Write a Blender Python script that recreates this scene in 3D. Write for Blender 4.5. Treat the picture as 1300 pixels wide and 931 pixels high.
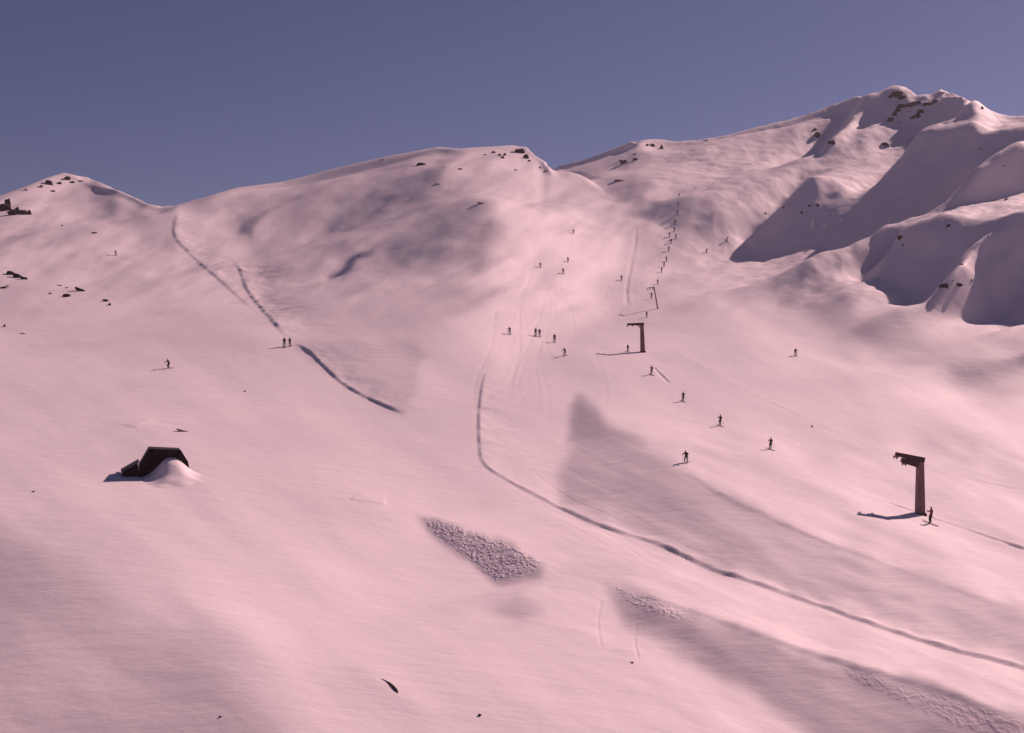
import bpy, bmesh, math, random
import numpy as np
from mathutils import Vector, Matrix, noise as mnoise

# ------------------------------------------------------------------ camera, sky, sun, exposure
scene = bpy.context.scene
for o in list(bpy.data.objects): bpy.data.objects.remove(o)
C = scene.collection
W, H, F, HOR = 1300.0, 931.0, 1394.0, 480.0        # picture size, focal length in px, row of the true horizon

cam_d = bpy.data.cameras.new('camera')
cam = bpy.data.objects.new('camera', cam_d); C.objects.link(cam)
cam.location = (0, 0, 0); cam.rotation_euler = (math.radians(90), 0, 0)
cam_d.sensor_width = 36.0; cam_d.lens = 36.0 * F / W
cam_d.shift_y = (HOR - H / 2) / W                  # level camera with a little lens shift
cam_d.clip_start = 0.1; cam_d.clip_end = 20000
scene.camera = cam

SUN_AZ, SUN_EL = math.radians(42), math.radians(31)   # azimuth right of the view direction
SUN_DIR = Vector((math.sin(SUN_AZ) * math.cos(SUN_EL), math.cos(SUN_AZ) * math.cos(SUN_EL), math.sin(SUN_EL)))
world = bpy.data.worlds.new('World'); scene.world = world; world.use_nodes = True
wn = world.node_tree; wn.nodes.clear()
sky = wn.nodes.new('ShaderNodeTexSky'); sky.sky_type = 'NISHITA'; sky.sun_disc = False
sky.sun_elevation = SUN_EL; sky.sun_rotation = SUN_AZ; sky.altitude = 2300
sky.air_density = 1.0; sky.dust_density = 0.9; sky.ozone_density = 1.6
tint = wn.nodes.new('ShaderNodeMix'); tint.data_type = 'RGBA'; tint.blend_type = 'MULTIPLY'
tint.inputs[0].default_value = 1.0; tint.inputs[7].default_value = (0.76, 0.58, 0.75, 1)
bg = wn.nodes.new('ShaderNodeBackground'); bg.inputs[1].default_value = 0.05
wo = wn.nodes.new('ShaderNodeOutputWorld')
wn.links.new(sky.outputs[0], tint.inputs[6]); wn.links.new(tint.outputs[2], bg.inputs[0]); wn.links.new(bg.outputs[0], wo.inputs[0])

sun_d = bpy.data.lights.new('sun', 'SUN'); sun_d.energy = 4.9; sun_d.angle = math.radians(0.6)
sun_d.color = (1.0, 0.665, 0.63)
sun = bpy.data.objects.new('sun', sun_d); C.objects.link(sun)
sun.rotation_euler = SUN_DIR.to_track_quat('Z', 'Y').to_euler()

scene.view_settings.view_transform = 'Standard'; scene.view_settings.look = 'None'
scene.view_settings.gamma = 1.0; scene.view_settings.exposure = 0.06
scene.render.resolution_x = 1024; scene.render.resolution_y = 733

# ------------------------------------------------------------------ small numeric helpers
rng = np.random.default_rng(7); random.seed(7)
def sstep(t): t = np.clip(t, 0, 1); return t * t * (3 - 2 * t)
def blur(a, s, axis):
    if s <= 0: return a
    n = int(3 * s) + 1; k = np.exp(-0.5 * (np.arange(-n, n + 1) / s) ** 2); k /= k.sum()
    p = [(0, 0)] * a.ndim; p[axis] = (n, n); b = np.pad(a, p, mode='edge'); out = np.zeros_like(a)
    for i, w in enumerate(k):
        sl = [slice(None)] * a.ndim; sl[axis] = slice(i, i + a.shape[axis]); out += w * b[tuple(sl)]
    return out
def pchip(x, y, q):
    x = np.asarray(x, float); y = np.asarray(y, float); h = np.diff(x); d = np.diff(y) / h
    m = np.zeros_like(x); m[0] = d[0]; m[-1] = d[-1]
    for i in range(1, len(x) - 1):
        if d[i-1] * d[i] > 0:
            w1 = 2*h[i] + h[i-1]; w2 = h[i] + 2*h[i-1]; m[i] = (w1 + w2) / (w1 / d[i-1] + w2 / d[i])
    q = np.clip(q, x[0], x[-1]); j = np.clip(np.searchsorted(x, q) - 1, 0, len(x) - 2)
    t = (q - x[j]) / h[j]
    return ((2*t**3 - 3*t**2 + 1) * y[j] + (t**3 - 2*t**2 + t) * h[j] * m[j] + (-2*t**3 + 3*t**2) * y[j+1] + (t**3 - t**2) * h[j] * m[j+1])
LAT = rng.random((256, 256))
def vnoise(x, y):
    xi = np.floor(x).astype(int); yi = np.floor(y).astype(int); fx = x - xi; fy = y - yi
    fx = fx**3 * (fx * (fx*6 - 15) + 10); fy = fy**3 * (fy * (fy*6 - 15) + 10)
    a = LAT[xi & 255, yi & 255]; b = LAT[(xi+1) & 255, yi & 255]; c = LAT[xi & 255, (yi+1) & 255]; d = LAT[(xi+1) & 255, (yi+1) & 255]
    return (a*(1-fx) + b*fx) * (1-fy) + (c*(1-fx) + d*fx) * fy - 0.5
def fbm(x, y, octv=4, gain=0.5):
    s = 0; a = 1.0
    for o in range(octv): s = s + a * vnoise(x * 2**o + 17.3*o, y * 2**o + 5.7*o); a *= gain
    return s
def poly_sd(px, py, pts):                           # signed distance, positive inside
    pts = np.array(pts, float); d = np.full(px.shape, 1e9); ins = np.zeros(px.shape, bool)
    for (ax, ay), (bx, by) in zip(pts, np.roll(pts, -1, 0)):
        ex, ey = bx - ax, by - ay; t = np.clip(((px-ax)*ex + (py-ay)*ey) / (ex*ex + ey*ey + 1e-9), 0, 1)
        d = np.minimum(d, np.hypot(px - ax - t*ex, py - ay - t*ey))
        if ay != by: ins ^= ((ay > py) != (by > py)) & (px < ex * (py - ay) / (by - ay) + ax)
    return np.where(ins, d, -d)

# ------------------------------------------------------------------ terrain: distances of the slope seen along each bearing
COLS = [-150, 100, 300, 450, 600, 750, 850, 1000, 1168, 1450]
TAB = {1000: [44, 45, 46, 47, 48, 50, 51, 53, 55, 58],
       931: [51, 52, 53, 54, 54, 55, 56, 57, 59, 62],
       850: [61, 62, 63, 64, 63, 63, 64, 66, 70, 74],
       740: [78, 80, 81, 82, 80, 80, 83, 90, 98, 106],
       653: [95, 97, 100, 100, 98, 102, 110, 118, 127, 140],
       600: [108, 110, 114, 116, 114, 122, 132, 140, 148, 165],
       540: [132, 135, 142, 146, 140, 152, 165, 172, 180, 200],
       470: [180, 182, 188, 190, 185, 205, 222, 232, 240, 265],
       430: [222, 220, 217, 217, 215, 245, 270, 266, 258, 250],
       380: [280, 275, 265, 262, 258, 300, 326, 318, 303, 288],
       320: [360, 350, 345, 335, 318, 355, 383, 370, 342, 316],
       262: [450, 450, 450, 425, 395, 440, 466, 442, 395, 350],
       200: [560, 570, 580, 530, 490, 560, 630, 570, 480, 405],
       150: [700, 710, 720, 660, 620, 690, 780, 690, 565, 470],
       100: [880, 890, 900, 840, 800, 850, 930, 830, 670, 550]}
ROWS = sorted(TAB)
SKY = [(-150, 285), (-60, 262), (0, 248), (20, 240), (50, 229), (80, 219), (110, 226), (150, 243), (190, 261), (205, 264), (222, 262), (240, 257),
       (300, 240), (360, 230), (420, 215), (500, 197), (555, 187), (583, 189), (600, 187), (650, 184), (668, 187), (685, 201),
       (700, 214), (740, 203), (800, 181), (830, 178), (860, 181), (890, 179), (950, 166), (1000, 152), (1050, 136), (1090, 123),
       (1115, 118), (1128, 111), (1140, 108), (1152, 112), (1162, 120), (1180, 119), (1193, 114), (1210, 119), (1240, 129), (1262, 143), (1285, 146), (1320, 146), (1450, 170)]
CREST = [(695, 210), (700, 214), (720, 221), (745, 234), (770, 249), (790, 259), (812, 263)]   # the middle hill in front of the bowl
PXS = np.arange(-150, 1451, 2.0); PYS = np.arange(1000, 95, -1.0)
t1 = np.array([pchip(ROWS, np.log([TAB[r][c] for r in ROWS]), PYS) for c in range(len(COLS))])      # (cols, PYS)
LOGR = np.array([pchip(COLS, t1[:, j], PXS) for j in range(len(PYS))]).T                               # (PXS, PYS)
LOGR = blur(blur(LOGR, 18, 0), 6, 1)
PX, PY = np.meshgrid(PXS, PYS, indexing='ij')
GAP = np.interp(PXS, [690, 697, 720, 770, 808], [0, 0.42, 0.34, 0.16, 0.0]); GAP[(PXS < 695) | (PXS > 808)] = 0
cry = np.interp(PXS, *zip(*CREST))

NC = 980
tcol = np.linspace((-60 - W/2) / F, (1360 - W/2) / F, NC)
azc = np.arctan(tcol)
outer_r = np.linspace(azc[-1], math.pi, 46)[1:]; outer_l = -outer_r[::-1]
AZ = np.concatenate([outer_l[1:], azc, outer_r]); NA = len(AZ)
RR = np.concatenate([np.geomspace(0.5, 38, 26)[:-1], np.geomspace(38, 1000, 960), np.geomspace(1000, 9000, 30)[1:]]); NR = len(RR)
def column(px):
    px = min(max(px, -150), 1450); i = (px + 150) / 2.0; i0 = min(int(i), len(PXS) - 2); f = i - i0
    lr = LOGR[i0] * (1 - f) + LOGR[i0+1] * f
    sk = np.interp(px, *zip(*SKY)); k = PYS > sk + 0.5
    lsk = float(np.interp(-sk, -PYS, lr)); p = np.append(PYS[k], sk); r = np.append(np.exp(lr[k]), math.exp(lsk)); gap = float(np.interp(px, PXS, GAP))
    ca = math.cos(math.atan((px - W/2) / F))
    rs = list(r); zs = list((HOR - p) / F * r)                    # r here = depth along the view axis
    if gap > 0.004:
        cy = float(np.interp(px, *zip(*CREST))); n = int(np.sum(p > cy))
        if n < len(p):
            ra = math.exp(float(np.interp(-cy, -PYS, lr))); rb = ra * math.exp(gap); za = (HOR - cy) / F * ra
            rs = rs[:n] + [ra, ra + (rb-ra)*0.25, ra + (rb-ra)*0.5] + list(r[n:] * math.exp(gap))
            zs = zs[:n] + [za, za - (rb-ra)*0.05, za - (rb-ra)*0.02] + list((HOR - p[n:]) / F * r[n:] * math.exp(gap))
    R, Z = rs[-1], zs[-1]
    rs += [R*1.03, R*1.10, R*1.35, R*2.2, 5000, 9500]; zs += [Z + 0.001*R, Z - 0.02*R, Z - 0.12*R, Z - 0.30*R, -60, -120]
    rs = [0.4, 3, 6, 20] + rs; zs = [-1.65, -1.75, -3.3, -8.8] + zs
    rs = np.array(rs) / ca                                          # horizontal range along this bearing
    o = np.argsort(rs); return rs[o], np.array(zs)[o]
Z = np.zeros((NA, NR))
for i, a in enumerate(AZ):
    ac = min(max(a, azc[0]), azc[-1]); rs, zs = column(W/2 + F * math.tan(ac)); z = np.interp(RR, rs, zs)
    off = abs(a - ac)
    if off > 0:
        t = float(sstep(off / 1.3)); z = z * (1 - t) + t * (-1.65 - np.minimum(RR, 400) * 0.03)
    Z[i] = z
inner = slice(len(outer_l) - 1, len(outer_l) - 1 + NC); I0 = inner.start
Z[inner] = blur(blur(Z[inner], 1.0, 0), 1.4, 1)
XX = np.sin(AZ)[:, None] * RR[None, :]; YY = np.cos(AZ)[:, None] * RR[None, :]
EPS, MU = 0.035, 60.0
# relief: how much each piece of the slope turns to or from the sun (0 = edge-on, 0.4 = well lit), found by a screened
# least-squares solve for heights in (bearing, log range), which is a conformal map of the plan
BR = []
def region(val, pts, soft=10): BR.append((val, pts, soft))
region(0.46, [(-200,150),(330,150),(330,300),(420,480),(560,620),(520,760),(420,850),(300,1000),(-200,1000)], 160)
region(0.20, [(-200,640),(60,680),(250,790),(420,1000),(-200,1000)], 120)
region(0.56, [(560,250),(700,230),(800,300),(760,400),(640,470),(560,400),(600,330)], 60)
region(0.39, [(900,480),(1300,600),(1500,650),(1500,740),(1300,720),(1100,670),(900,590),(830,520)], 60)
region(0.21, [(1020,330),(1100,390),(1300,420),(1500,430),(1500,520),(1250,500),(1080,440),(980,370)], 40)
region(0.41, [(500,780),(700,800),(820,830),(960,910),(1000,1000),(560,1000),(450,880)], 80)
# hollow below the bench edge, and the bank under the piste
region(0.20, [(735,503),(760,525),(800,560),(870,600),(960,650),(1050,690),(1180,738),(1300,782),(1450,835),(1450,905),(1300,848),(1180,815),(1000,755),(850,698),(760,660),(715,634),(712,600),(728,562)], 26)
region(0.13, [(728,500),(765,535),(822,568),(770,556),(720,560)], 16)
region(0.16, [(738,622),(800,612),(850,628),(865,648),(800,655)], 18)
region(0.19, [(1000,700),(1100,715),(1300,790),(1450,840),(1450,900),(1300,845),(1150,800)], 30)
region(0.09, [(770,744),(850,766),(930,793),(1050,835),(1160,866),(1300,915),(1450,966),(1450,1080),(1120,990),(1010,910),(930,862),(870,830),(800,790)], 26)
region(0.08, [(840,772),(930,797),(1000,820),(960,835),(880,812)], 20)
region(0.08, [(1050,838),(1160,868),(1300,918),(1450,970),(1450,1020),(1300,955),(1150,890)], 20)
region(0.05, [(533,655),(560,659),(620,679),(665,697),(693,714),(680,727),(655,735),(632,742),(600,716),(570,692),(545,674)], 7)
region(0.22, [(615,770),(650,752),(690,768),(660,782)], 16)
# left flank of the middle hill
region(0.29, [(290,262),(400,238),(500,210),(545,196),(565,225),(615,250),(640,300),(615,338),(520,352),(420,380),(350,402),(325,340),(300,300)], 30)
region(0.15, [(412,292),(440,262),(490,240),(560,205),(556,238),(500,262),(450,290)], 14)
region(0.19, [(470,330),(500,298),(560,272),(600,268),(615,295),(560,330),(480,350)], 26)
region(0.0, [(412,356),(440,336),(472,320),(478,325),(445,343),(418,358)], 6)
region(0.05, [(300,298),(310,282),(345,272),(340,280),(315,300)], 8)
region(0.28, [(345,285),(410,270),(420,320),(380,345),(345,330)], 20)
region(0.38, [(380,398),(480,378),(610,350),(650,360),(600,400),(480,420),(390,420)], 22)
region(0.30, [(370,440),(520,430),(545,450),(512,524),(440,488)], 16)
# bowl behind the hill
region(0.18, [(715,220),(770,194),(815,186),(822,205),(790,214),(740,222)], 12)
region(0.20, [(748,232),(800,226),(835,240),(815,262),(790,260)], 12)
region(0.15, [(794,277),(812,264),(870,252),(900,262),(880,285),(830,283)], 10)
region(0.20, [(880,215),(910,200),(960,190),(980,200),(930,225),(900,240)], 14)
region(0.24, [(860,260),(950,230),(960,260),(940,330),(880,300)], 30)
# right mountain: shaded faces and the lit ribs between them
region(0.37, [(830,175),(1000,150),(1120,112),(1300,140),(1450,150),(1450,280),(1130,300),(960,330),(900,240)], 20)
region(-0.07, [(942,292),(955,270),(985,250),(1000,238),(1030,228),(1040,240),(1060,232),(1080,236),(1110,232),(1140,202),(1165,182),(1200,171),(1300,166),(1450,165),(1450,205),(1300,205),(1280,218),(1255,232),(1230,248),(1180,262),(1150,275),(1125,292),(1110,308),(1080,318),(1060,316),(1045,300),(1000,315),(965,320),(950,306)], 7)
region(-0.07, [(1085,350),(1110,325),(1130,300),(1160,286),(1200,279),(1215,286),(1300,276),(1450,272),(1450,415),(1300,407),(1275,400),(1262,385),(1254,362),(1243,338),(1226,340),(1224,360),(1212,376),(1190,385),(1168,390),(1150,372),(1120,355)], 7)
region(-0.10, [(1030,190),(1045,160),(1070,142),(1085,132),(1110,124),(1135,112),(1150,116),(1158,128),(1180,131),(1200,121),(1230,130),(1215,143),(1262,147),(1200,156),(1160,160),(1125,157),(1108,170),(1095,165),(1108,148),(1085,150),(1070,170),(1040,200)], 5)
S3 = np.array(SUN_DIR); BASE_B = 0.40
J0 = int(np.searchsorted(RR, 38.0)); J1 = int(np.searchsorted(RR, 999.0))
Zb = Z[inner, J0:J1].copy(); a_ = azc; l_ = np.log(RR[J0:J1]); rr = RR[J0:J1][None, :]
da = float(np.mean(np.diff(a_))); dl = float(np.mean(np.diff(l_)))
ca_ = np.cos(a_)[:, None]; pxg = np.broadcast_to((W/2 + F*np.tan(a_))[:, None], Zb.shape)
skl = np.interp(pxg[:, 0], *zip(*SKY))
v = np.zeros_like(Zb)
PADA, PADL = 260, 200
ka = 2*np.pi*np.fft.fftfreq(Zb.shape[0] + 2*PADA, da)[:, None]; kl = 2*np.pi*np.fft.fftfreq(Zb.shape[1] + 2*PADL, dl)[None, :]
def tangent_slope(Zc):                                # slope toward the sun's bearing
    ga = np.gradient(Zc, axis=0) / da / rr; gl = np.gradient(Zc, axis=1) / dl / rr
    sa = S3[0]*np.cos(a_)[:, None] - S3[1]*np.sin(a_)[:, None]; sl = S3[0]*np.sin(a_)[:, None] + S3[1]*np.cos(a_)[:, None]
    return sa, sl, ga, gl
for it in range(5):
    Zc = Zb + v * rr
    tn = Zc / (rr * ca_); pyg = HOR - F * tn
    vis = tn >= np.maximum.accumulate(tn, axis=1) - 0.004
    wx = pxg + 9*fbm(pxg/38+3, pyg/26+8, 3) ; wy = pyg + 9*fbm(pxg/34+31, pyg/22+77, 3)
    Bm = np.full(Zb.shape, BASE_B)
    for val, pts, soft in BR:
        P = np.array(pts); bx = (pxg[:, 0] > P[:, 0].min() - soft) & (pxg[:, 0] < P[:, 0].max() + soft)
        if not bx.any(): continue
        i0, i1 = np.where(bx)[0][[0, -1]]; i1 += 1
        m = sstep((poly_sd(wx[i0:i1], wy[i0:i1], pts) + soft*0.5) / soft); Bm[i0:i1] = Bm[i0:i1]*(1-m) + val*m
    Bm = blur(blur(Bm, 1.5, 0), 1.5, 1) + 0.085*fbm((0.87*pxg+0.5*pyg)/170, (0.87*pyg-0.5*pxg)/38, 4)
    lo = sstep((pyg - 520)/60)*sstep((pxg - 640)/120); Bm = Bm + lo*0.10*fbm((0.92*pxg+0.38*pyg)/75+3, (0.92*pyg-0.38*pxg)/9+6, 3, 0.6)
    hi = sstep((430 - pyg)/90); Bm = Bm + hi*(0.13*fbm((pxg-0.5*pyg)/44+9, (pyg+0.45*pxg)/15+4, 4, 0.6))
    sa, sl, ga, gl = tangent_slope(Zc)
    nrm = np.sqrt(1 + ga*ga + gl*gl); have = S3[2] - sa*ga - sl*gl
    T = np.clip(have - Bm*nrm, -0.6, 0.9) * vis
    if it == 0: T0 = 0
    edge = sstep((pyg - skl[:, None]) / 14.0) * sstep((960 - pyg) / 60.0 + 0.3)
    T = T * np.clip(edge, 0, 1)
    Tp = np.pad(T, ((PADA, PADA), (PADL, PADL)), mode='edge')
    win = sstep(np.arange(Tp.shape[0])/PADA)[:, None] * sstep(np.arange(Tp.shape[0])[::-1]/PADA)[:, None] * sstep(np.arange(Tp.shape[1])/PADL)[None, :] * sstep(np.arange(Tp.shape[1])[::-1]/PADL)[None, :]
    sk = math.sin(SUN_AZ)*math.cos(SUN_EL)*ka + math.cos(SUN_AZ)*math.cos(SUN_EL)*kl
    den = sk*sk + EPS*(ka*ka + kl*kl) + MU
    dv = np.real(np.fft.ifft2(-1j*sk*np.fft.fft2(Tp*win)/den))[PADA:-PADA, PADL:-PADL]
    v = v + dv * (1.0 if it == 0 else 0.6)
    v *= sstep((np.arange(v.shape[1]) - 2)/40.0)[None, :]
    # bring every bearing's skyline back to its height
    Zc = Zb + v*rr; top = (Zc/(rr*ca_)).max(1); want = (HOR - skl)/F; err = want - top; err = blur(err, 5.0, 0)
    k = (Zc/(rr*ca_)).argmax(1); rk = np.exp(blur(np.log(RR[J0:J1][k]), 5.0, 0))
    wgt = np.exp(-((np.log(rr) - np.log(rk)[:, None]) / 0.16)**2)
    v = v + err[:, None]*ca_*wgt
Z[inner, J0:J1] = Zb + v*rr
EDGE_L, EDGE_R = (v*rr)[0], (v*rr)[-1]
for i in range(NA):
    off = azc[0] - AZ[i] if i < I0 else (AZ[i] - azc[-1] if i >= I0 + NC else None)
    if off is not None: Z[i, J0:J1] += (EDGE_L if i < I0 else EDGE_R) * float(1 - sstep(off/0.35))
Z[:, J1:] = np.minimum(Z[:, J1:], Z[:, J1-1:J1] + 0.0)
def ground(px, py):                                    # first point of the slope met by the ray through a picture point
    t = (px - W/2) / F; f = (t - tcol[0]) / (tcol[1] - tcol[0]); i = int(min(max(f, 0), NC - 2)); f = min(max(f - i, 0), 1)
    z = Z[I0+i] * (1-f) + Z[I0+i+1] * f; ca = math.cos(math.atan(t)); tn = z / (RR * ca); tg = (HOR - py) / F
    k = np.where((tn >= tg) & (RR > 30))[0]
    k = int(k[0]) if len(k) else int(np.argmax(np.where(RR > 30, tn, -9)))
    w = 0 if tn[k] == tn[k-1] else min(max((tg - tn[k-1]) / (tn[k] - tn[k-1]), 0), 1)
    r = RR[k-1] * (1-w) + RR[k] * w; zz = z[k-1] * (1-w) + z[k] * w
    return Vector((r * ca * t, r * ca, zz))
def gz(x, y):                                          # height of the slope at a place
    a = math.atan2(x, y); r = math.hypot(x, y); i = np.clip(np.searchsorted(AZ, a) - 1, 0, NA-2); j = np.clip(np.searchsorted(RR, r) - 1, 0, NR-2)
    u = (a - AZ[i]) / (AZ[i+1] - AZ[i]); v = (r - RR[j]) / (RR[j+1] - RR[j])
    return float((Z[i,j]*(1-u) + Z[i+1,j]*u)*(1-v) + (Z[i,j+1]*(1-u) + Z[i+1,j+1]*u)*v)
def pxm(px, py): return ground(px, py).y / F           # metres per picture pixel at that place

def spline(pts, n=6):
    P = [Vector(p) for p in pts]; P = [2*P[0]-P[1]] + P + [2*P[-1]-P[-2]]; out = []
    for i in range(1, len(P) - 2):
        for k in range(n):
            t = k / n; a, b, c, d = P[i-1:i+3]
            out.append(0.5 * ((2*b) + (c-a)*t + (2*a-5*b+4*c-d)*t*t + (-a+3*b-3*c+d)*t**3))
    out.append(P[-2]); return out
# gentle drifts and wind-worn relief
und = fbm(XX/46, YY/46, 3) * np.clip(RR/130, 0.2, 3.0)[None, :] * 0.85 + fbm(XX/9+50, YY/14+9, 3) * 0.11 * np.clip(RR/100, 0.6, 2.5)[None, :]
und *= np.clip((RR - 6) / 30, 0, 1)[None, :]
crag = sstep((XX - 40)/60) * sstep((RR[None, :] - 300)/60) * sstep((1000 - RR[None, :])/100)
rid = 0.5 - np.abs(fbm((XX*0.8 + YY*0.6)/34, (YY*0.8 - XX*0.6)/13, 4, 0.55)) * 2
und = und + crag * (rid * 2.2 + fbm(XX/6, YY/6, 3, 0.6) * 0.9)
Z += und * 0.35
def ledge(pts, h, wdt, fade, prof='step', taper=(0.1, 0.1)):
    """a line in the snow: 'step' lifts the right-hand side, 'cut' is a narrow trench"""
    global Z
    P = [ground(*p) for p in [(q[0], q[1]) for q in spline([(a, b, 0) for a, b in pts], 4)]]
    xs = np.array([p.x for p in P]); ys = np.array([p.y for p in P])
    m = fade * 3 if prof == 'step' else wdt * 4
    a = np.arctan2(xs, ys); r = np.hypot(xs, ys)
    i0 = max(np.searchsorted(AZ, a.min() - m / r.min()) - 1, 0); i1 = np.searchsorted(AZ, a.max() + m / r.min()) + 1
    k0 = max(np.searchsorted(RR, r.min() - m) - 1, 0); k1 = np.searchsorted(RR, r.max() + m) + 1
    X = XX[i0:i1, k0:k1]; Y = YY[i0:i1, k0:k1]
    best = np.full(X.shape, 1e9); sd = np.zeros(X.shape); ts = np.zeros(X.shape); n = len(xs) - 1
    for k in range(n):
        ex, ey = xs[k+1]-xs[k], ys[k+1]-ys[k]; L2 = ex*ex + ey*ey + 1e-9
        t0 = ((X-xs[k])*ex + (Y-ys[k])*ey) / L2; t = np.clip(t0, 0, 1)
        d = np.hypot(X-xs[k]-t*ex, Y-ys[k]-t*ey); s = np.sign(ex*(Y-ys[k]) - ey*(X-xs[k])); b = d < best
        best = np.where(b, d, best); sd = np.where(b, d*s, sd); ts = np.where(b, (k+t)/n, ts)
    env = sstep(ts/taper[0]) * sstep((1-ts)/taper[1])
    wob = np.clip(1 + 0.9 * fbm(X/4, Y/4, 3, 0.6), 0.45, 1.6)
    if prof == 'step': dz = h * sstep((sd + wdt) / (2*wdt)) * np.exp(-np.maximum(sd, 0)/fade) * env * wob
    else: dz = (-h * np.exp(-(sd/wdt)**2) + 0.45*h*np.exp(-((sd-1.6*wdt)/wdt)**2)) * env * wob
    Z[i0:i1, k0:k1] += dz
LONG = [(626,452),(614,480),(608,520),(608,560),(613,588),(640,608),(700,640),(760,668),(830,690),(900,722),(1000,756),(1090,788),(1180,818),(1300,850),(1345,862)]
LEFT1 = [(227,268),(221,284),(222,302),(240,322),(262,342),(283,360),(312,386),(342,408)]
LEFT2 = [(298,332),(306,348),(314,370),(345,408),(366,430)]
LEFT3 = [(372,434),(395,450),(410,465),(435,488),(470,508),(512,526)]
ledge(LONG, 0.22, 0.30, 4.0, taper=(0.12, 0.01))
ledge(LEFT1, 0.34, 0.7, 9, taper=(0.1, 0.4)); ledge(LEFT2, 0.34, 0.6, 8, taper=(0.2, 0.2)); ledge(LEFT3, 0.30, 0.36, 5, taper=(0.12, 0.06))
ledge([(1115,634),(1150,646),(1190,660),(1240,677),(1300,697),(1350,713)], 0.16, 0.22, 1, 'cut')
ledge([(829,466),(838,475),(850,487)], 0.16, 0.3, 1, 'cut')
ledge([(808,285),(806,310),(800,340),(795,370),(797,392)], 0.14, 0.6, 1, 'cut')
ledge([(170,544),(195,541),(215,544)], 0.12, 0.25, 2); ledge([(443,634),(465,637),(492,641)], 0.10, 0.2, 2); ledge([(170,541),(200,534),(235,541)], 0.05, 0.3, 2)
ledge([(764,762),(759,790),(764,824)], 0.025, 0.10, 1, 'cut'); ledge([(809,790),(806,815),(811,838)], 0.025, 0.10, 1, 'cut')
ledge([(860,592),(910,626),(960,650),(1050,690),(1180,737),(1300,780)], 0.10, 0.6, 3)
ledge([(800,752),(860,770),(930,795),(1050,837),(1160,868),(1300,917)], 0.14, 0.5, 2.0)

rt = random.Random(11)
for k in range(16):
    x0 = rt.uniform(640, 780); y0 = rt.uniform(285, 360); y1 = rt.uniform(410, 560); x1 = x0 + rt.uniform(-70, 60) - 20; ph = rt.uniform(0, 6); am = rt.uniform(2, 7)
    ledge([(x0 + (x1-x0)*q/9 + am*math.sin(ph + q*1.5), y0 + (y1-y0)*q/9) for q in range(10)], rt.uniform(0.012, 0.032), 0.35, 1, 'cut', (0.3, 0.3))
for k in range(7):
    x0 = rt.uniform(560, 680); y0 = rt.uniform(560, 620); x1 = x0 + rt.uniform(200, 420); y1 = y0 + (x1-x0)*0.42 + rt.uniform(0, 30); ph = rt.uniform(0, 6)
    ledge([(x0 + (x1-x0)*q/9, y0 + (y1-y0)*q/9 + 4*math.sin(ph + q*1.3)) for q in range(10)], rt.uniform(0.012, 0.025), 0.16, 1, 'cut', (0.3, 0.3))

# ------------------------------------------------------------------ materials
def mat(name, build):
    m = bpy.data.materials.new(name); m.use_nodes = True; nt = m.node_tree; b = nt.nodes['Principled BSDF']; build(nt, b); return m
def N(nt, typ, **kw):
    n = nt.nodes.new(typ)
    for k, v in kw.items(): n.inputs[k].default_value = v
    return n
def snow_mat(nt, b):
    g = N(nt, 'ShaderNodeNewGeometry')
    n1 = N(nt, 'ShaderNodeTexNoise', Scale=0.035, Detail=5.0, Roughness=0.6); nt.links.new(g.outputs['Position'], n1.inputs['Vector'])
    r = N(nt, 'ShaderNodeValToRGB'); r.color_ramp.elements[0].position = 0.30; r.color_ramp.elements[1].position = 0.70
    r.color_ramp.elements[0].color = (0.80, 0.715, 0.745, 1); r.color_ramp.elements[1].color = (0.88, 0.785, 0.80, 1)
    nt.links.new(n1.outputs['Fac'], r.inputs[0]); nt.links.new(r.outputs[0], b.inputs['Base Color'])
    mp = N(nt, 'ShaderNodeMapping'); mp.inputs['Scale'].default_value = (0.25, 0.6, 0.4); nt.links.new(g.outputs['Position'], mp.inputs['Vector'])
    n2 = N(nt, 'ShaderNodeTexNoise', Scale=1.0, Detail=6.0, Roughness=0.62); nt.links.new(mp.outputs[0], n2.inputs['Vector'])
    bp = N(nt, 'ShaderNodeBump', Strength=0.5, Distance=0.2); nt.links.new(n2.outputs['Fac'], bp.inputs['Height']); nt.links.new(bp.outputs[0], b.inputs['Normal'])
    b.inputs['Roughness'].default_value = 0.75; b.inputs['Specular IOR Level'].default_value = 0.15
def simple(c1, c2, scale, rough=0.8, bump=0.3, dist=0.05, stretch=(1, 1, 1)):
    def f(nt, b):
        t = N(nt, 'ShaderNodeTexCoord'); mp = N(nt, 'ShaderNodeMapping'); mp.inputs['Scale'].default_value = stretch
        nt.links.new(t.outputs['Object'], mp.inputs['Vector'])
        n = N(nt, 'ShaderNodeTexNoise', Scale=scale, Detail=5.0, Roughness=0.6); nt.links.new(mp.outputs[0], n.inputs['Vector'])
        r = N(nt, 'ShaderNodeValToRGB'); r.color_ramp.elements[0].position = 0.35; r.color_ramp.elements[1].position = 0.68
        r.color_ramp.elements[0].color = (*c1, 1); r.color_ramp.elements[1].color = (*c2, 1)
        nt.links.new(n.outputs['Fac'], r.inputs[0]); nt.links.new(r.outputs[0], b.inputs['Base Color'])
        bp = N(nt, 'ShaderNodeBump', Strength=bump, Distance=dist); nt.links.new(n.outputs['Fac'], bp.inputs['Height']); nt.links.new(bp.outputs[0], b.inputs['Normal'])
        b.inputs['Roughness'].default_value = rough; b.inputs['Specular IOR Level'].default_value = 0.3
    return f
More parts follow.
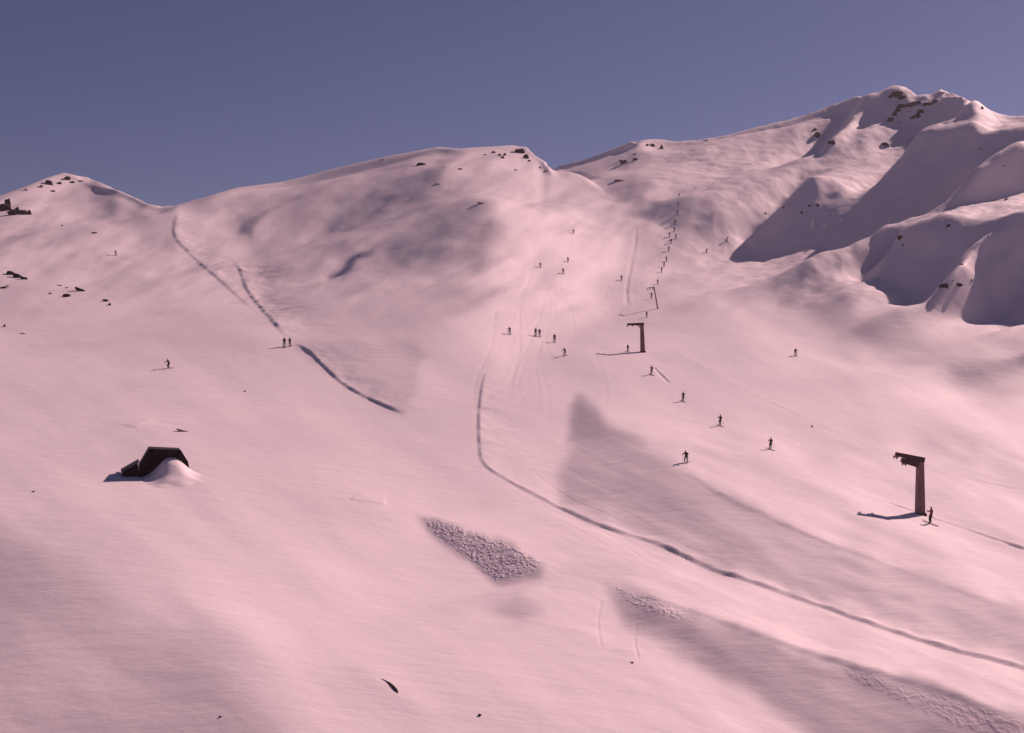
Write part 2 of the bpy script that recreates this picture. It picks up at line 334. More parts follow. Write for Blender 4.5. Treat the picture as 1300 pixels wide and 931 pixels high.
M = {'snow': mat('snow', snow_mat),
     'rock': mat('rock', simple((0.016, 0.008, 0.011), (0.050, 0.028, 0.032), 1.2, 0.9, 0.6, 0.15)),
     'thin': mat('thin_snow_rock', simple((0.12, 0.075, 0.085), (0.40, 0.30, 0.32), 1.0, 0.9, 0.5, 0.15)),
     'steel': mat('brown_steel', simple((0.15, 0.085, 0.085), (0.24, 0.15, 0.145), 2.0, 0.7, 0.1, 0.01, (1, 1, 0.2))),
     'steel_dark': mat('dark_steel', simple((0.045, 0.022, 0.026), (0.07, 0.035, 0.036), 3.0, 0.6, 0.1, 0.01)),
     'timber': mat('dark_timber', simple((0.010, 0.006, 0.009), (0.026, 0.015, 0.018), 3.0, 0.85, 0.4, 0.03, (1, 1, 6))),
     'sheet': mat('grey_roof_sheet', simple((0.05, 0.045, 0.06), (0.10, 0.085, 0.10), 2.0, 0.6, 0.2, 0.02)),
     'skin': mat('skin', simple((0.45, 0.26, 0.20), (0.52, 0.31, 0.24), 20, 0.6, 0.05, 0.003)),
     'rope': mat('wire_rope', simple((0.06, 0.04, 0.045), (0.09, 0.06, 0.06), 8, 0.5, 0.1, 0.005))}
for nm, c in {'navy': (0.020, 0.018, 0.040), 'maroon': (0.075, 0.016, 0.020), 'black': (0.014, 0.011, 0.014), 'plum': (0.05, 0.022, 0.04), 'grey': (0.12, 0.09, 0.10), 'red': (0.20, 0.03, 0.03), 'trousers': (0.016, 0.012, 0.018), 'ski': (0.06, 0.03, 0.03)}.items():
    M[nm] = mat(nm + '_cloth', simple(tuple(v*0.8 for v in c), tuple(v*1.2 for v in c), 14, 0.8, 0.2, 0.01))

# ------------------------------------------------------------------ object helpers
def tag(o, label=None, cat=None, group=None, kind=None):
    for k, v in (('label', label), ('category', cat), ('group', group), ('kind', kind)):
        if v: o[k] = v
    return o
def link(name, me, parent=None):
    o = bpy.data.objects.new(name, me); C.objects.link(o)
    if parent: o.parent = parent
    return o
def empty(name, loc, rz=0):
    o = link(name, None); o.location = loc; o.rotation_euler = (0, 0, rz); o.empty_display_size = 0.3; return o
def mesh_from(bm, name, m, smooth=False):
    bmesh.ops.recalc_face_normals(bm, faces=bm.faces); me = bpy.data.meshes.new(name); bm.to_mesh(me); bm.free()
    me.materials.append(M[m] if isinstance(m, str) else m)
    if smooth: me.polygons.foreach_set('use_smooth', [True]*len(me.polygons))
    return me
def bar(bm, a, b, w0, d0, w1=None, d1=None, up=Vector((0, 1, 0)), bev=0.0):
    """a tapered rectangular bar from a to b"""
    a, b = Vector(a), Vector(b); w1 = w0 if w1 is None else w1; d1 = d0 if d1 is None else d1
    ax = (b - a).normalized(); s = ax.cross(up)
    if s.length < 1e-3: s = ax.cross(Vector((1, 0, 0)))
    s.normalize(); u = s.cross(ax); vs = []
    for p, w, d in ((a, w0, d0), (b, w1, d1)):
        for i, j in ((-1, -1), (1, -1), (1, 1), (-1, 1)): vs.append(bm.verts.new(p + s*i*w/2 + u*j*d/2))
    fs = [bm.faces.new([vs[k] for k in q]) for q in ((3,2,1,0), (4,5,6,7), (0,1,5,4), (1,2,6,5), (2,3,7,6), (3,0,4,7))]
    if bev > 0:
        es = list({e for f in fs for e in f.edges}); bmesh.ops.bevel(bm, geom=es, offset=bev, segments=1, affect='EDGES')
def tube(bm, pts, r, n=6):
    rings = []
    for k, p in enumerate(pts):
        p = Vector(p); d = (Vector(pts[min(k+1, len(pts)-1)]) - Vector(pts[max(k-1, 0)])).normalized()
        s = d.cross(Vector((0, 0, 1)));
        if s.length < 1e-3: s = Vector((1, 0, 0))
        s.normalize(); u = s.cross(d); rr = r[k] if isinstance(r, (list, tuple)) else r
        rings.append([bm.verts.new(p + (s*math.cos(2*math.pi*i/n) + u*math.sin(2*math.pi*i/n))*rr) for i in range(n)])
    for A, B in zip(rings, rings[1:]):
        for i in range(n): bm.faces.new((A[i], A[(i+1) % n], B[(i+1) % n], B[i]))
    bm.faces.new(rings[0]); bm.faces.new(rings[-1][::-1])

# ------------------------------------------------------------------ the ground
me = bpy.data.meshes.new('snow_slope')
co = np.stack([XX, YY, Z], -1).reshape(-1, 3)
ii, jj = np.meshgrid(np.arange(NA - 1), np.arange(NR - 1), indexing='ij'); q = ii*NR + jj
quads = np.stack([q, q + 1, q + NR + 1, q + NR], -1).reshape(-1, 4)
me.vertices.add(len(co)); me.vertices.foreach_set('co', co.ravel().astype(np.float32))
me.loops.add(quads.size); me.loops.foreach_set('vertex_index', quads[:, ::-1].ravel().astype(np.int32))
me.polygons.add(len(quads)); me.polygons.foreach_set('loop_start', np.arange(0, quads.size, 4, dtype=np.int32))
me.polygons.foreach_set('use_smooth', np.ones(len(quads), bool)); me.update(calc_edges=True); me.validate()
me.materials.append(M['snow'])
tag(link('snow_slope', me), 'pink lit snow covered mountain slopes with ridges and pistes', None, None, 'structure')

# ------------------------------------------------------------------ lift pylons and their rope
def place_box(name, m, parent, segs, bev=0.02):
    bm = bmesh.new()
    for sg in segs: bar(bm, *sg, bev=bev)
    return link(name, mesh_from(bm, name, m), parent)
def pylon(px, py, hpx, label, rz=0.0, arm=3.3, tilt=0.0, lean=0.0, double=False, thick=1.0):
    p = ground(px, py); h = hpx * p.y / F; t = empty('lift_pylon', p, rz); t.rotation_euler = (0, lean, rz)
    tag(t, label, 'lift pylon', 'pylons of the drag lift')
    wb, wt = 0.98*thick, 0.70*thick
    place_box('post', 'steel', t, [((0, 0, -1.2), (0, 0, h), wb*1.04, wb*0.8, wt, wt*0.8)], 0.05)
    place_box('base_collar', 'steel_dark', t, [((0, 0, -0.4), (0, 0, 0.16), wb*1.25, wb*1.05, wb*1.18, wb)], 0.03)
    for k in range(12):
        z = 0.8 + k * (h - 1.6) / 11
        place_box('rung', 'steel_dark', t, [((wb/2*0.9, -0.22, z), (wb/2*0.9, 0.22, z), 0.04, 0.04), ((wb/2*0.6, -0.22, z), (wb/2*0.9 + 0.02, -0.22, z), 0.04, 0.04), ((wb/2*0.6, 0.22, z), (wb/2*0.9 + 0.02, 0.22, z), 0.04, 0.04)], 0)
    dz = math.tan(tilt)
    place_box('crossarm', 'steel_dark', t, [((wt*0.62, 0, h - 0.28 - wt*0.62*dz*0.2), (-arm, 0, h - 0.22 + arm*dz), 0.62*thick, 0.62*thick, 0.42*thick, 0.42*thick)], 0.03)
    if double:
        place_box('lower_beam', 'steel_dark', t, [((-wt*0.3, -0.02, h - 0.78), (-arm*0.76, -0.02, h - 0.74 + arm*dz*0.75), 0.70, 0.66, 0.52, 0.5)], 0.03)
    else:
        place_box('brace', 'steel_dark', t, [((-wt*0.4, 0, h - 1.1), (-arm*0.30, 0, h - 0.40 + arm*dz*0.3), 0.18, 0.18)], 0.01)
    ends = []
    for q, fx in enumerate((0.97, 0.62)):
        sx = -arm * fx; sz = h - 0.62 + arm*fx*dz - (0.55 if double and q else 0)
        bt = place_box('sheave_beam', 'steel_dark', t, [((sx, -0.55, sz + 0.1), (sx, 0.55, sz + 0.1), 0.12, 0.16)], 0.01)
        for y in (-0.42, 0.42):
            bm = bmesh.new(); bmesh.ops.create_cone(bm, cap_ends=True, segments=14, radius1=0.17, radius2=0.17, depth=0.08, matrix=Matrix.Translation((sx - 0.1, y, sz + 0.05)) @ Matrix.Rotation(math.pi/2, 4, 'Y'))
            link('sheave_wheel', mesh_from(bm, 'sheave_wheel', 'steel'), bt)
        ends.append(Matrix.Translation(p) @ Matrix.Rotation(rz, 4, 'Z') @ Matrix.Rotation(lean, 4, 'Y') @ Vector((sx - 0.1, 0, sz + 0.17)))
    return t, ends
_, e2 = pylon(1168, 653, 72, 'tall brown lift pylon whose doubled arm tilts upward, a skier at its foot', rz=0.0, arm=2.7, tilt=math.radians(13), double=True)
_, e1 = pylon(816, 447, 37, 'brown lift pylon with level arm, shadow stretched across the snow bench', arm=3.1, lean=math.radians(-2))
_, e3 = pylon(835, 392, 29, 'slim far lift pylon leaning beside the line of towed skiers', arm=1.9, lean=math.radians(-10), thick=0.36)
low = ground(1345, 712) + Vector((0, 0, 6.0)); top = ground(858, 268) + Vector((0, 0, 5))
for q in range(2):
    chain = [low + Vector((-1.1*(1-q), 0, 0)), e2[q], e1[q], e3[q], top + Vector((0.6*q, 0, 0))]
    for k in range(4):
        A, B = chain[k], chain[k+1]; n = 14; sag = (B - A).length * 0.010
        pts = [A.lerp(B, i/n) - Vector((0, 0, 4*sag*(i/n)*(1-i/n))) for i in range(n+1)]
        bm = bmesh.new(); tube(bm, pts, 0.0045, 4)
        tag(link('haul_rope', mesh_from(bm, 'haul_rope', 'rope', True)), ['thin steel haul rope running downhill from the double-armed pylon', 'thin steel haul rope strung between the two brown lift pylons', 'thin steel haul rope from the level-armed pylon up to the slim pylon', 'thin steel haul rope climbing above the slim pylon'][k], 'rope', 'ropes of the drag lift')

# ------------------------------------------------------------------ skiers
def person_mesh(name, J, jacket, hat):
    """one continuous skinned figure; J gives joint positions in metres, feet at z = 0"""
    bones = [('pelvis','belly'),('belly','chest'),('chest','neck'),('neck','head'),('head','crown'),
             ('chest','sl'),('sl','el'),('el','wl'),('wl','hl'),('chest','sr'),('sr','er'),('er','wr'),('wr','hr'),
             ('pelvis','pl'),('pl','kl'),('kl','al'),('al','tl'),('pelvis','pr'),('pr','kr'),('kr','ar'),('ar','tr')]
    rad = dict(pelvis=.155, belly=.16, chest=.175, neck=.065, head=.105, crown=.085, s=.085, e=.062, w=.05, h=.055, p=.115, k=.082, a=.065, t=.055)
    names = list(J); me = bpy.data.meshes.new('fig'); me.from_pydata([J[n] for n in names], [(names.index(a), names.index(b)) for a, b in bones], [])
    o = link('fig', me); md = o.modifiers.new('skin', 'SKIN'); md.use_smooth_shade = True; md.branch_smoothing = 0.6
    for n, sv in zip(names, me.skin_vertices[0].data):
        r = rad[n] if n in rad else rad[n[0]]; sv.radius = (r, r); sv.use_root = (n == 'pelvis')
    o.modifiers.new('sub', 'SUBSURF').levels = 1
    dg = bpy.context.evaluated_depsgraph_get(); m2 = bpy.data.meshes.new_from_object(o.evaluated_get(dg)); m2.name = name
    bpy.data.objects.remove(o); m2.materials.clear()
    for k in (jacket, 'trousers', 'skin', hat, 'black'): m2.materials.append(M[k])
    hd = Vector(J['head']); pz = Vector(J['pelvis']).z
    fw = Vector((0, -1, 0))
    for p in m2.polygons:
        c = p.center; i = 0
        if c.z < pz - 0.02 and min((c - Vector(J[q])).length for q in ('kl','kr','al','ar','pl','pr')) < 0.45: i = 1
        if c.z < 0.14: i = 4
        if min((c - Vector(J['hl'])).length, (c - Vector(J['hr'])).length) < 0.10: i = 4
        if (c - hd).length < 0.19 or (c - Vector(J['crown'])).length < 0.15: i = 3 if (c.z > hd.z + 0.035 or (c - hd).dot(fw) < 0.0) else 2
        p.material_index = i
    return m2
def pose(kind):                                        # the figure faces -Y
    J = dict(pelvis=(0,0,.95), belly=(0,-.01,1.14), chest=(0,-.01,1.36), neck=(0,0,1.52), head=(0,-.02,1.64), crown=(0,-.01,1.74),
             sl=(.19,0,1.40), el=(.27,-.04,1.14), wl=(.25,-.20,.96), hl=(.245,-.26,.92), sr=(-.19,0,1.40), er=(-.27,-.04,1.14), wr=(-.25,-.20,.96), hr=(-.245,-.26,.92),
             pl=(.10,0,.90), kl=(.12,-.03,.50), al=(.12,.02,.12), tl=(.12,-.15,.075), pr=(-.10,0,.90), kr=(-.12,-.03,.50), ar=(-.12,.02,.12), tr=(-.12,-.15,.075))
    if kind == 'ski':                                  # knees bent, chest forward, hands ahead
        J.update(pelvis=(0,.14,.80), belly=(0,.04,.98), chest=(0,-.10,1.18), neck=(0,-.18,1.33), head=(0,-.24,1.44), crown=(0,-.24,1.54),
                 sl=(.20,-.12,1.22), el=(.34,-.24,1.02), wl=(.32,-.46,.98), hl=(.31,-.52,.97), sr=(-.20,-.12,1.22), er=(-.34,-.24,1.02), wr=(-.32,-.46,.98), hr=(-.31,-.52,.97),
                 pl=(.11,.12,.76), kl=(.15,-.16,.47), al=(.14,.03,.12), tl=(.14,-.14,.075), pr=(-.11,.12,.76), kr=(-.15,-.16,.47), ar=(-.14,.03,.12), tr=(-.14,-.14,.075))
    if kind == 'tow':                                  # leaning back on the tow, one hand held up front
        J.update(pelvis=(0,.10,.93), belly=(0,.12,1.12), chest=(0,.14,1.34), neck=(0,.13,1.50), head=(0,.09,1.62), crown=(0,.10,1.72),
                 sl=(.19,.14,1.38), el=(.25,-.06,1.22), wl=(.12,-.26,1.30), hl=(.10,-.32,1.33), sr=(-.19,.14,1.38), er=(-.27,.08,1.12), wr=(-.24,-.10,.98), hr=(-.24,-.16,.95), pl=(.10,.09,.88), pr=(-.10,.09,.88))
    return J
def ski_mesh():
    bm = bmesh.new(); n = 10; prof = [(-0.92 + 1.84*i/n, 0) for i in range(n+1)]; rows = []
    for y, _ in prof:
        w = 0.045 + 0.012*abs(y)/0.92; z = 0.02 + (max(0, -y - 0.72)**1.5)*1.2; tip = 0.25 if y < -0.9 else 1
        rows.append([bm.verts.new((sx*w*tip, y, z + dz)) for sx, dz in ((-1,0),(1,0),(1,.022),(-1,.022))])
    for A, B in zip(rows, rows[1:]):
        for i in range(4): bm.faces.new((A[i], A[(i+1)%4], B[(i+1)%4], B[i]))
    bm.faces.new(rows[0]); bm.faces.new(rows[-1][::-1]); return mesh_from(bm, 'ski', 'ski')
SKI = ski_mesh(); CACHE = {}
def figure(kind, jacket, hat):
    k = (kind, jacket, hat)
    if k not in CACHE: CACHE[k] = person_mesh('person', pose(kind), jacket, hat)
    return CACHE[k]
POLE = {}
def pole_mesh(kind, side):
    if (kind, side) not in POLE:
        J = pose(kind); h = Vector(J['hl' if side > 0 else 'hr']); bm = bmesh.new()
        tip = Vector((h.x + side*0.10, h.y + (0.75 if kind == 'ski' else 0.25), 0.03)) if kind != 'tow' else Vector((h.x + side*0.15, h.y + 0.55, 0.30))
        tube(bm, [h + (h - tip).normalized()*0.10, h, tip], [0.018, 0.014, 0.010], 5)
        d = (tip - h).normalized(); c = tip - d*0.09; tube(bm, [c - d*0.008, c + d*0.008], 0.055, 7)
        POLE[(kind, side)] = mesh_from(bm, 'ski_pole', 'black')
    return POLE[(kind, side)]
def skier(px, py, hpx, kind, face, jacket, hat, label, group='skiers on the slopes'):
    """face: bearing the figure looks to, degrees right of straight away from the viewer"""
    p = ground(px, py); sc = min(max(hpx * p.y / F / (1.76 if kind != 'ski' else 1.6), 0.94), 1.12)
    rz = math.radians(180 - face); t = empty('person', (p.x, p.y, p.z + 0.01), rz); t.scale = (sc,)*3
    tag(t, label, 'person', group)
    link('body', figure(kind, jacket, hat), t)
    f = Vector((0, -1, 0)); f.rotate(Matrix.Rotation(rz, 3, 'Z')); g1 = gz(p.x + f.x*0.7, p.y + f.y*0.7) - gz(p.x - f.x*0.7, p.y - f.y*0.7)
    pitch = -math.atan2(g1, 1.4)
    for sd in (-1, 1):
        k = link('ski', SKI, t); k.location = (sd*(0.13), 0, 0.0); k.rotation_euler = (pitch, 0, sd*(0.10 if kind == 'ski' else 0.03))
        link('ski_pole', pole_mesh(kind, sd), t)
towed = 'towed skiers on the drag lift'
L_mid = 'skier in dark clothes riding the drag lift between the two brown pylons'
L_up = 'skier in dark clothes towed up the steep lift track above the level-armed pylon'
for a in [(978,571,16,'navy'),(914,541,15,'maroon'),(867,510,13,'black'),(827,476,12,'plum')]:
    skier(a[0], a[1], a[2], 'tow', -22, a[3], 'black', L_mid, towed)
for a in [(821,403,8,'navy'),(827,379,8,'plum'),(835,361,7,'black'),(840,346,7,'maroon'),(846,332,7,'navy'),(849,319,8,'black'),(858,303,9,'plum'),(857,284,6,'black'),(860,272,6,'navy'),(852,309,7,'navy'),(856,294,6,'plum'),(843,339,7,'black'),(861,261,5,'black'),(862,250,5,'plum'),(850,301,6,'maroon')]:
    skier(a[0], a[1], a[2], 'tow', 8, a[3], 'black', L_up, towed)
skier(1181, 665, 22, 'tow', -35, 'red', 'black', 'skier in dark red jacket standing on the track by the double-armed pylon', towed)
skier(871, 588, 17, 'ski', 205, 'black', 'black', 'skier in black just above the shaded edge of the snow bench')
skier(797, 447, 9, 'stand', 150, 'black', 'black', 'skier in black stopped under the arm of the level-armed pylon')
skier(717, 452, 11, 'ski', 215, 'plum', 'black', 'crouching skier lowest in the scattered bunch beside the level-armed pylon')
skier(704, 435, 13, 'stand', 190, 'maroon', 'black', 'skier in dark maroon standing just above the crouching skier of the bunch')
skier(680, 427, 11, 'stand', 170, 'grey', 'black', 'grey clad skier of the pair standing close together', 'pair of grey clad skiers')
skier(685, 428, 11, 'stand', 200, 'grey', 'black', 'grey clad skier of the pair standing close together', 'pair of grey clad skiers')
skier(647, 425, 12, 'ski', 200, 'grey', 'grey', 'lone skier in grey above the upper end of the long snow ledge')
skier(715, 348, 10, 'ski', 200, 'black', 'black', 'skier in black on the bright piste with a smaller figure just above')
L_far = 'far tiny skier high on the bright piste below the rocky hilltop'
for a in [(686,340,7),(721,333,7),(728,297,6),(789,356,8)]: skier(*a, 'ski', 195, 'plum', 'black', L_far, 'far skiers on the bright piste')
skier(897, 321, 9, 'ski', 150, 'navy', 'black', 'skier in navy beside the lift track below the shaded rock face')
skier(923, 306, 10, 'ski', 140, 'black', 'black', 'skier in black right beside the tip of the grey shaded face')
skier(361, 441, 13, 'stand', 170, 'black', 'black', 'skier in black standing with another at the break in the snow ledge')
skier(368, 440, 12, 'stand', 200, 'plum', 'black', 'skier in plum jacket standing with one in black at the ledge break')
skier(214, 468, 13, 'ski', 220, 'maroon', 'black', 'lone skier in maroon on the open slope above the buried hut')
skier(1010, 452, 11, 'ski', 180, 'maroon', 'black', 'lone skier in dark red on the open slope below the shaded faces')
skier(147, 325, 8, 'ski', 200, 'plum', 'black', 'tiny skier on the snow below the pointed peak with rocks')

# ------------------------------------------------------------------ rocks
def rock_mesh(seed, flat):
    r = random.Random(seed); bm = bmesh.new(); bmesh.ops.create_icosphere(bm, subdivisions=3, radius=1.0)
    cuts = [(Vector((r.gauss(0,1), r.gauss(0,1), r.gauss(0,0.8))).normalized(), r.uniform(0.35, 0.8)) for _ in range(11)]
    off = Vector((seed*7.1, seed*3.3, 0))
    for v in bm.verts:
        d = v.co.normalized(); k = 1.0
        for n, c in cuts:
            q = d.dot(n)
            if q > 1e-3: k = min(k, c / q)
        k *= 1 + 0.16*mnoise.noise(d*2.2 + off) + 0.08*mnoise.noise(d*5 + off)
        v.co = d * k; v.co.z *= flat
    return mesh_from(bm, 'rock', 'rock')
ROCKS = [rock_mesh(k, 0.85) for k in range(7)]
THIN = []
for k in range(4):
    m_ = rock_mesh(40 + k, 0.8); m_.materials.clear(); m_.materials.append(M['thin']); THIN.append(m_)
cnt = [0]
def rock(px, py, w, h, label, group, thin=False, tilt=0.0, name='rock'):
    p = ground(px, py + h*0.35); k = p.y / F; cnt[0] += 1
    o = link(name, (THIN if thin else ROCKS)[cnt[0] % (4 if thin else 7)])
    sx = 0.62*w*k; sz = 0.72*h*k; sy = max(min(0.4*(sx + sz), 2.2*sz), 0.04)
    o.scale = (sx, sy, sz); o.rotation_euler = (0, tilt, random.uniform(-0.3, 0.3)); o.location = p + Vector((0, sy*0.35, sz*0.10))
    tag(o, label, 'rock', group); return o
def cluster(lst, label, group, name='rock'):
    for r in lst: rock(r[0], r[1], r[2], r[3], label, group, len(r) > 4 and r[4] == 1, r[5] if len(r) > 5 else 0.0, name)
cluster([(62,231,10,9),(85,226,9,7),(92,231,6,4),(75,232,5,4),(66,242,7,4,1),(32,240,6,5,1),(52,236,8,6,1),(103,229,7,4,1)], 'small dark rock showing through snow on the low pointed peak', 'rocks on the pointed peak')
cluster([(3,263,22,14),(10,256,8,17),(14,269,9,12),(28,267,24,14,0,0.3),(20,265,14,11),(36,269,9,10)], 'dark rock of the jagged crag under the pointed peak', 'rocks of the jagged crag')
cluster([(13,346,11,8),(21,350,16,7,0,0.4),(31,353,10,5,0,0.3),(3,365,8,4),(9,363,6,3,1),(76,362,8,3,1),(84,365,5,3,1),(63,372,6,4,1),(84,375,11,6),(103,368,17,5,0,0.4),(133,381,8,5,0,0.3),(139,385,5,8),(5,413,6,6),(29,423,8,3,1),(118,295,9,4,1),(78,286,5,3,1)], 'low dark rock scattered on the snowfield below the jagged crag', 'rocks scattered on the snowfield')
cluster([(661,191,13,10),(667,198,7,9),(672,203,5,6),(634,196,7,6),(638,199,6,6),(627,193,5,4),(641,196,4,5),(615,196,6,3,1),(650,193,4,3),(655,215,5,4,1),(692,217,6,4),(685,212,5,3,1),(536,208,12,5),(556,233,9,3,1),(583,214,8,3,1),(485,203,5,2)], 'dark rock breaking the snowy crest of the middle hill', 'rocks on the hill crest')
cluster([(456,324,4,3),(612,257,16,4,1)], 'small rock on the shaded flank of the middle hill', 'rocks on the shaded flank')
cluster([(840,186,8,9),(829,184,6,6),(822,184,5,4),(793,205,9,7),(806,202,7,5),(788,203,5,5),(806,195,6,4),(788,228,22,5,1),(897,178,4,2)], 'dark rock on the small round top at the head of the bowl', 'rocks on the round top')
cluster([(1140,119,18,12),(1147,123,10,7),(1131,122,9,7),(1132,149,9,13),(1136,143,10,13),(1141,137,11,11),(1147,134,13,8),(1156,133,12,7),(1165,130,13,8),(1174,132,10,7),(1182,130,15,7),(1160,148,12,8),(1166,145,12,10),(1170,141,8,8),(1188,128,9,5),(1130,153,6,5),(1155,141,6,4,1),(1142,155,4,3),(1247,136,6,6),(1195,117,10,5,1)], 'black rock of the broken cliff crowning the highest summit', 'rocks of the summit cliff')
cluster([(1125,183,11,8),(1038,171,9,11),(1057,180,9,9),(1034,164,5,4),(1245,188,4,4)], 'dark rock on the snow shoulder just under the highest summit', 'rocks under the summit')
cluster([(1038,260,8,6),(1018,269,4,6),(1028,261,4,4),(1143,301,7,7),(1147,311,3,3),(1204,286,9,6),(995,262,3,5),(972,270,5,3),(1255,300,4,3),(1275,210,8,4,1),(1278,252,6,5,1)], 'small black rock dotting the grey shaded mountain face', 'rocks on the shaded face')
cluster([(1200,362,11,9),(1216,361,11,6),(1209,356,6,3)], 'black boulder at the lit notch between two shaded faces', 'boulders at the lit notch')
cluster([(1221,335,6,3,1),(1233,355,6,4,1)], 'pale snow dusted rock just above the pair of black boulders', 'dusted rocks above the boulders')
rock(232, 547, 30, 3.4, 'long thin dark strip in the snow above the buried hut', None, True, 0.22)  # long flattened lump drawn as a darker strip in the snow
p_ = [ground(x, y) for x, y in ((484,862),(490,865),(495,868.5),(499,872.5),(503,877),(505,880))]; bm = bmesh.new()
tube(bm, [q + Vector((0, 0, 0.01)) - p_[2] for q in p_], [0.012, 0.035, 0.055, 0.10, 0.085, 0.03], 7)
for v in bm.verts: v.co += Vector((mnoise.noise(v.co*9), 0.6*mnoise.noise(v.co*9 + Vector((5, 0, 0))), mnoise.noise(v.co*9 + Vector((0, 7, 0)))))*0.03
o = link('stone_sliver', mesh_from(bm, 'stone_sliver', 'rock')); o.location = p_[2]; tag(o, 'thin curved dark stone sliver lying in the foreground snow', 'rock')
rock(609, 908, 5, 4, 'single pebble in bright foreground snow between sliver and bank', None)
rock(803, 841, 4, 3, 'tiny pebble below the faint ski marks by the bank', None)
rock(279, 910, 4, 3, 'tiny pebble in the dull foreground snow far from the sliver', None)
rock(311, 496, 4, 4, 'lone tiny stone on the slope between hut and skier pair', None)
rock(1031, 541, 4, 4, 'tiny lone stone on open snow uphill of the double-armed pylon', None)
rock(42, 624, 5, 3, 'lone tiny stone on the snow downhill beside the buried hut', None)

# ------------------------------------------------------------------ the hut buried in a drift
hb = ground(206, 603); k_ = hb.y / F
hut = empty('snowed_in_hut', hb, math.radians(20)); tag(hut, 'low dark timber hut with broken-pitch roof, half buried in snow', 'hut')
PROF = [(-2.55, -0.6), (-2.15, 1.0), (-1.2, 2.68), (1.75, 2.48), (2.45, 1.3), (2.8, -0.6)]    # outer outline of the gable
DEP = 3.2
for i in range(len(PROF) - 1):
    (x0, z0), (x1, z1) = PROF[i], PROF[i+1]; n = Vector((-(z1-z0), 0, x1-x0)).normalized(); bm = bmesh.new(); th = 0.14
    a, b = Vector((x0, 0, z0)), Vector((x1, 0, z1)); e = (b - a).normalized()*0.004
    vs = []
    for y in (-0.5, DEP):
        for p_, o_ in ((a + e, 0), (b - e, 0), (b - e, -th), (a + e, -th)): vs.append(bm.verts.new(p_ + Vector((0, y, 0)) + n*o_))
    for q in ((0,1,2,3), (7,6,5,4), (0,4,5,1), (1,5,6,2), (2,6,7,3), (3,7,4,0)): bm.faces.new([vs[j] for j in q])
    link('roof_panel', mesh_from(bm, 'roof_panel', 'sheet' if i < 1 else 'timber'), hut)
    bm = bmesh.new(); bar(bm, a - n*0.30 + Vector((0, -0.53, 0)), b - n*0.30 + Vector((0, -0.53, 0)), 0.05, 0.50, up=n); link('bargeboard', mesh_from(bm, 'bargeboard', 'timber'), hut)
nb = 16
for yy, nm in ((-0.05, 'board'), (DEP - 0.1, 'rear_board')):
    for i in range(nb):                                 # upright boards of the two gables, tucked under the roof
        x0 = -2.4 + 5.0*i/nb; x1 = -2.4 + 5.0*(i+1)/nb - 0.015; xm = (x0+x1)/2
        zt = min(float(np.interp(q_, [p[0] for p in PROF], [p[1] for p in PROF])) for q_ in (x0, x1)) - 0.13
        bm = bmesh.new(); bar(bm, (xm, yy + 0.012*(i % 2), -0.6), (xm, yy + 0.012*(i % 2), zt), x1-x0, 0.05); link(nm, mesh_from(bm, nm, 'timber'), hut)
def slab(name, m, A, th):
    w = bmesh.new(); va = [w.verts.new(p) for p in A] + [w.verts.new(Vector(p) - Vector((0, 0, th))) for p in A]
    for q in ((0,1,2,3), (7,6,5,4), (0,4,5,1), (1,5,6,2), (2,6,7,3), (3,7,4,0)): w.faces.new([va[j] for j in q])
    link(name, mesh_from(w, name, m), hut)
slab('lean_to_roof', 'sheet', [(-2.2, -0.45, 1.45), (-2.2, 2.9, 1.45), (-3.9, 2.7, 0.50), (-3.9, 0.0, 0.45)], 0.12)
wg = bmesh.new(); vv = [wg.verts.new((x, y, z)) for y in (-0.2, -0.1) for x, z in ((-2.3, -0.6), (-2.3, 1.29), (-3.75, 0.42), (-3.75, -0.6))]
for q in ((0,1,2,3), (7,6,5,4), (0,4,5,1), (1,5,6,2), (2,6,7,3), (3,7,4,0)): wg.faces.new([vv[j] for j in q])
link('lean_to_wall', mesh_from(wg, 'lean_to_wall', 'timber'), hut)
# snow banked up against the gable
bm = bmesh.new(); n = 44; gv = []
R0 = Matrix.Rotation(math.radians(20), 3, 'Z')
for i in range(n+1):
    row = []
    for j in range(n+1):
        x = -3.2 + 8.2*i/n; y = -6.5 + 6.4*j/n
        u = (x - 0.9)/1.75; w_ = max(0, y + 0.2) if y > -0.2 else (y + 0.2)/3.6
        hgt = 1.75*math.exp(-(abs(u)**2.6)*1.15)*math.exp(-(w_**2)*1.3) + 0.12*mnoise.noise(Vector((x*0.7, y*0.7, 3)))
        m_ = min(1, i/5, (n-i)/5, j/6); hgt = hgt*m_ - 0.25*(1-m_) - 0.03
        p = R0 @ Vector((x, y, 0)); X, Y = hb.x + p.x, hb.y + p.y
        row.append(bm.verts.new((X - hb.x, Y - hb.y, gz(X, Y) + hgt - hb.z)))
    gv.append(row)
for i in range(n):
    for j in range(n): bm.faces.new((gv[i][j], gv[i+1][j], gv[i+1][j+1], gv[i][j+1]))
sd = link('snow_drift', mesh_from(bm, 'snow_drift', 'snow', True)); sd.location = hb
tag(sd, 'rounded snow drift heaped against the front of the dark hut', 'snow drift')

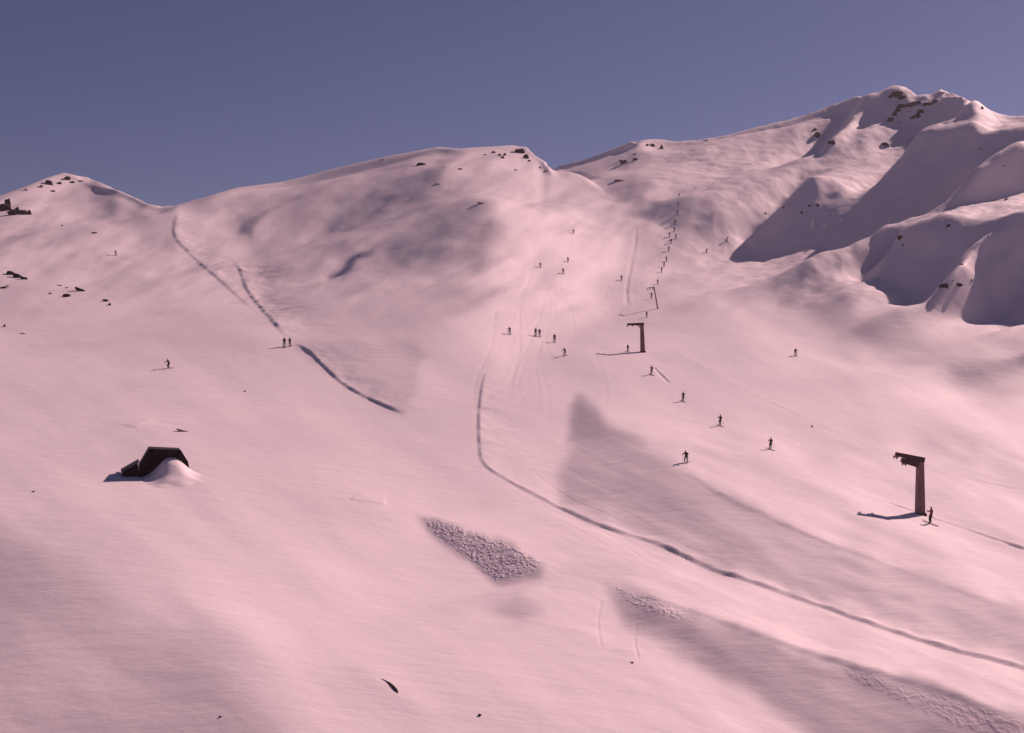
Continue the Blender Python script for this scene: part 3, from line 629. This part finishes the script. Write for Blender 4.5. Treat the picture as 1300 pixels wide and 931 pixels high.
# ------------------------------------------------------------------ churned snow lying on the scarp and the bank
def crust(poly, amp, size, label, seed):
    """a crumbled snow crust: one lumpy sheet that sinks under the smooth snow at its ragged rim"""
    P = np.array(poly, float); x0, y0 = P.min(0) - 5; x1, y1 = P.max(0) + 5; st = 1.1
    xs = np.arange(x0, x1, st); ys = np.arange(y0, y1, st*0.8); c0 = ground(*P.mean(0)); gx, gy = np.meshgrid(xs, ys, indexing='ij')
    sdm = poly_sd(gx, gy, poly) + 3*fbm(gx/9 + seed, gy/7, 3, 0.6)
    co_ = np.zeros((len(xs), len(ys), 3))
    for i, x in enumerate(xs):
        for j, y in enumerate(ys): co_[i, j] = ground(x, y)
    wx_, wy_ = co_[..., 0]/size, co_[..., 1]/size
    n1 = 1 - 2.6*np.abs(fbm(wx_ + 9*seed, wy_*0.8, 3, 0.55)); n2 = fbm(wx_*3.1, wy_*2.6 + seed, 2)
    m = sstep((sdm + 1)/7); co_[..., 2] += amp*(n1 + 0.5*n2)*m - 0.10*(1 - sstep((sdm + 3)/4))
    keep = sdm > -4; idx = -np.ones(gx.shape, int); idx[keep] = np.arange(keep.sum())
    fs = [(idx[i,j], idx[i+1,j], idx[i+1,j+1], idx[i,j+1]) for i in range(len(xs)-1) for j in range(len(ys)-1) if keep[i,j] and keep[i+1,j] and keep[i+1,j+1] and keep[i,j+1]]
    me_ = bpy.data.meshes.new('snow_debris'); me_.from_pydata([tuple(v) for v in (co_[keep] - np.array(c0))], [], fs); me_.materials.append(M['snow']); me_.update()
    o = link('snow_debris', me_); o.location = c0; tag(o, label, 'snow', None, 'stuff')
crust([(533,655),(560,659),(620,679),(665,697),(693,714),(680,727),(655,735),(632,742),(600,716),(570,692),(545,674)], 0.055, 0.5, 'crumbled lumpy snow on the triangular scarp', 3)
crust([(780,743),(830,757),(872,772),(880,790),(850,785),(815,776),(788,762)], 0.04, 0.55, 'broken snow at the upper end of the shaded bank', 4)
crust([(1040,838),(1120,859),(1200,884),(1320,922),(1320,965),(1240,938),(1160,900),(1090,868)], 0.02, 0.5, 'crumbled snow along the rim of the shaded bank', 6)

# ------------------------------------------------------------------ the thin haze in the valley air
zt = float(Z.max()) + 12.0; zb = float(Z.min()) - 3.0
bm = bmesh.new(); bmesh.ops.create_cube(bm, size=1.0, matrix=Matrix.Translation((0, 0, (zt+zb)/2)) @ Matrix.Diagonal((18600, 18600, zt - zb, 1)))
hm = bpy.data.materials.new('haze'); hm.use_nodes = True; nt = hm.node_tree; nt.nodes.clear()
vol = nt.nodes.new('ShaderNodeVolumePrincipled'); vol.inputs['Density'].default_value = 0.00009; vol.inputs['Color'].default_value = (0.96, 0.92, 1.0, 1); vol.inputs['Anisotropy'].default_value = 0.25
ot = nt.nodes.new('ShaderNodeOutputMaterial'); nt.links.new(vol.outputs[0], ot.inputs['Volume'])
tag(link('haze', mesh_from(bm, 'haze', hm)), 'thin pale haze hanging in the mountain air', None, None, 'stuff')
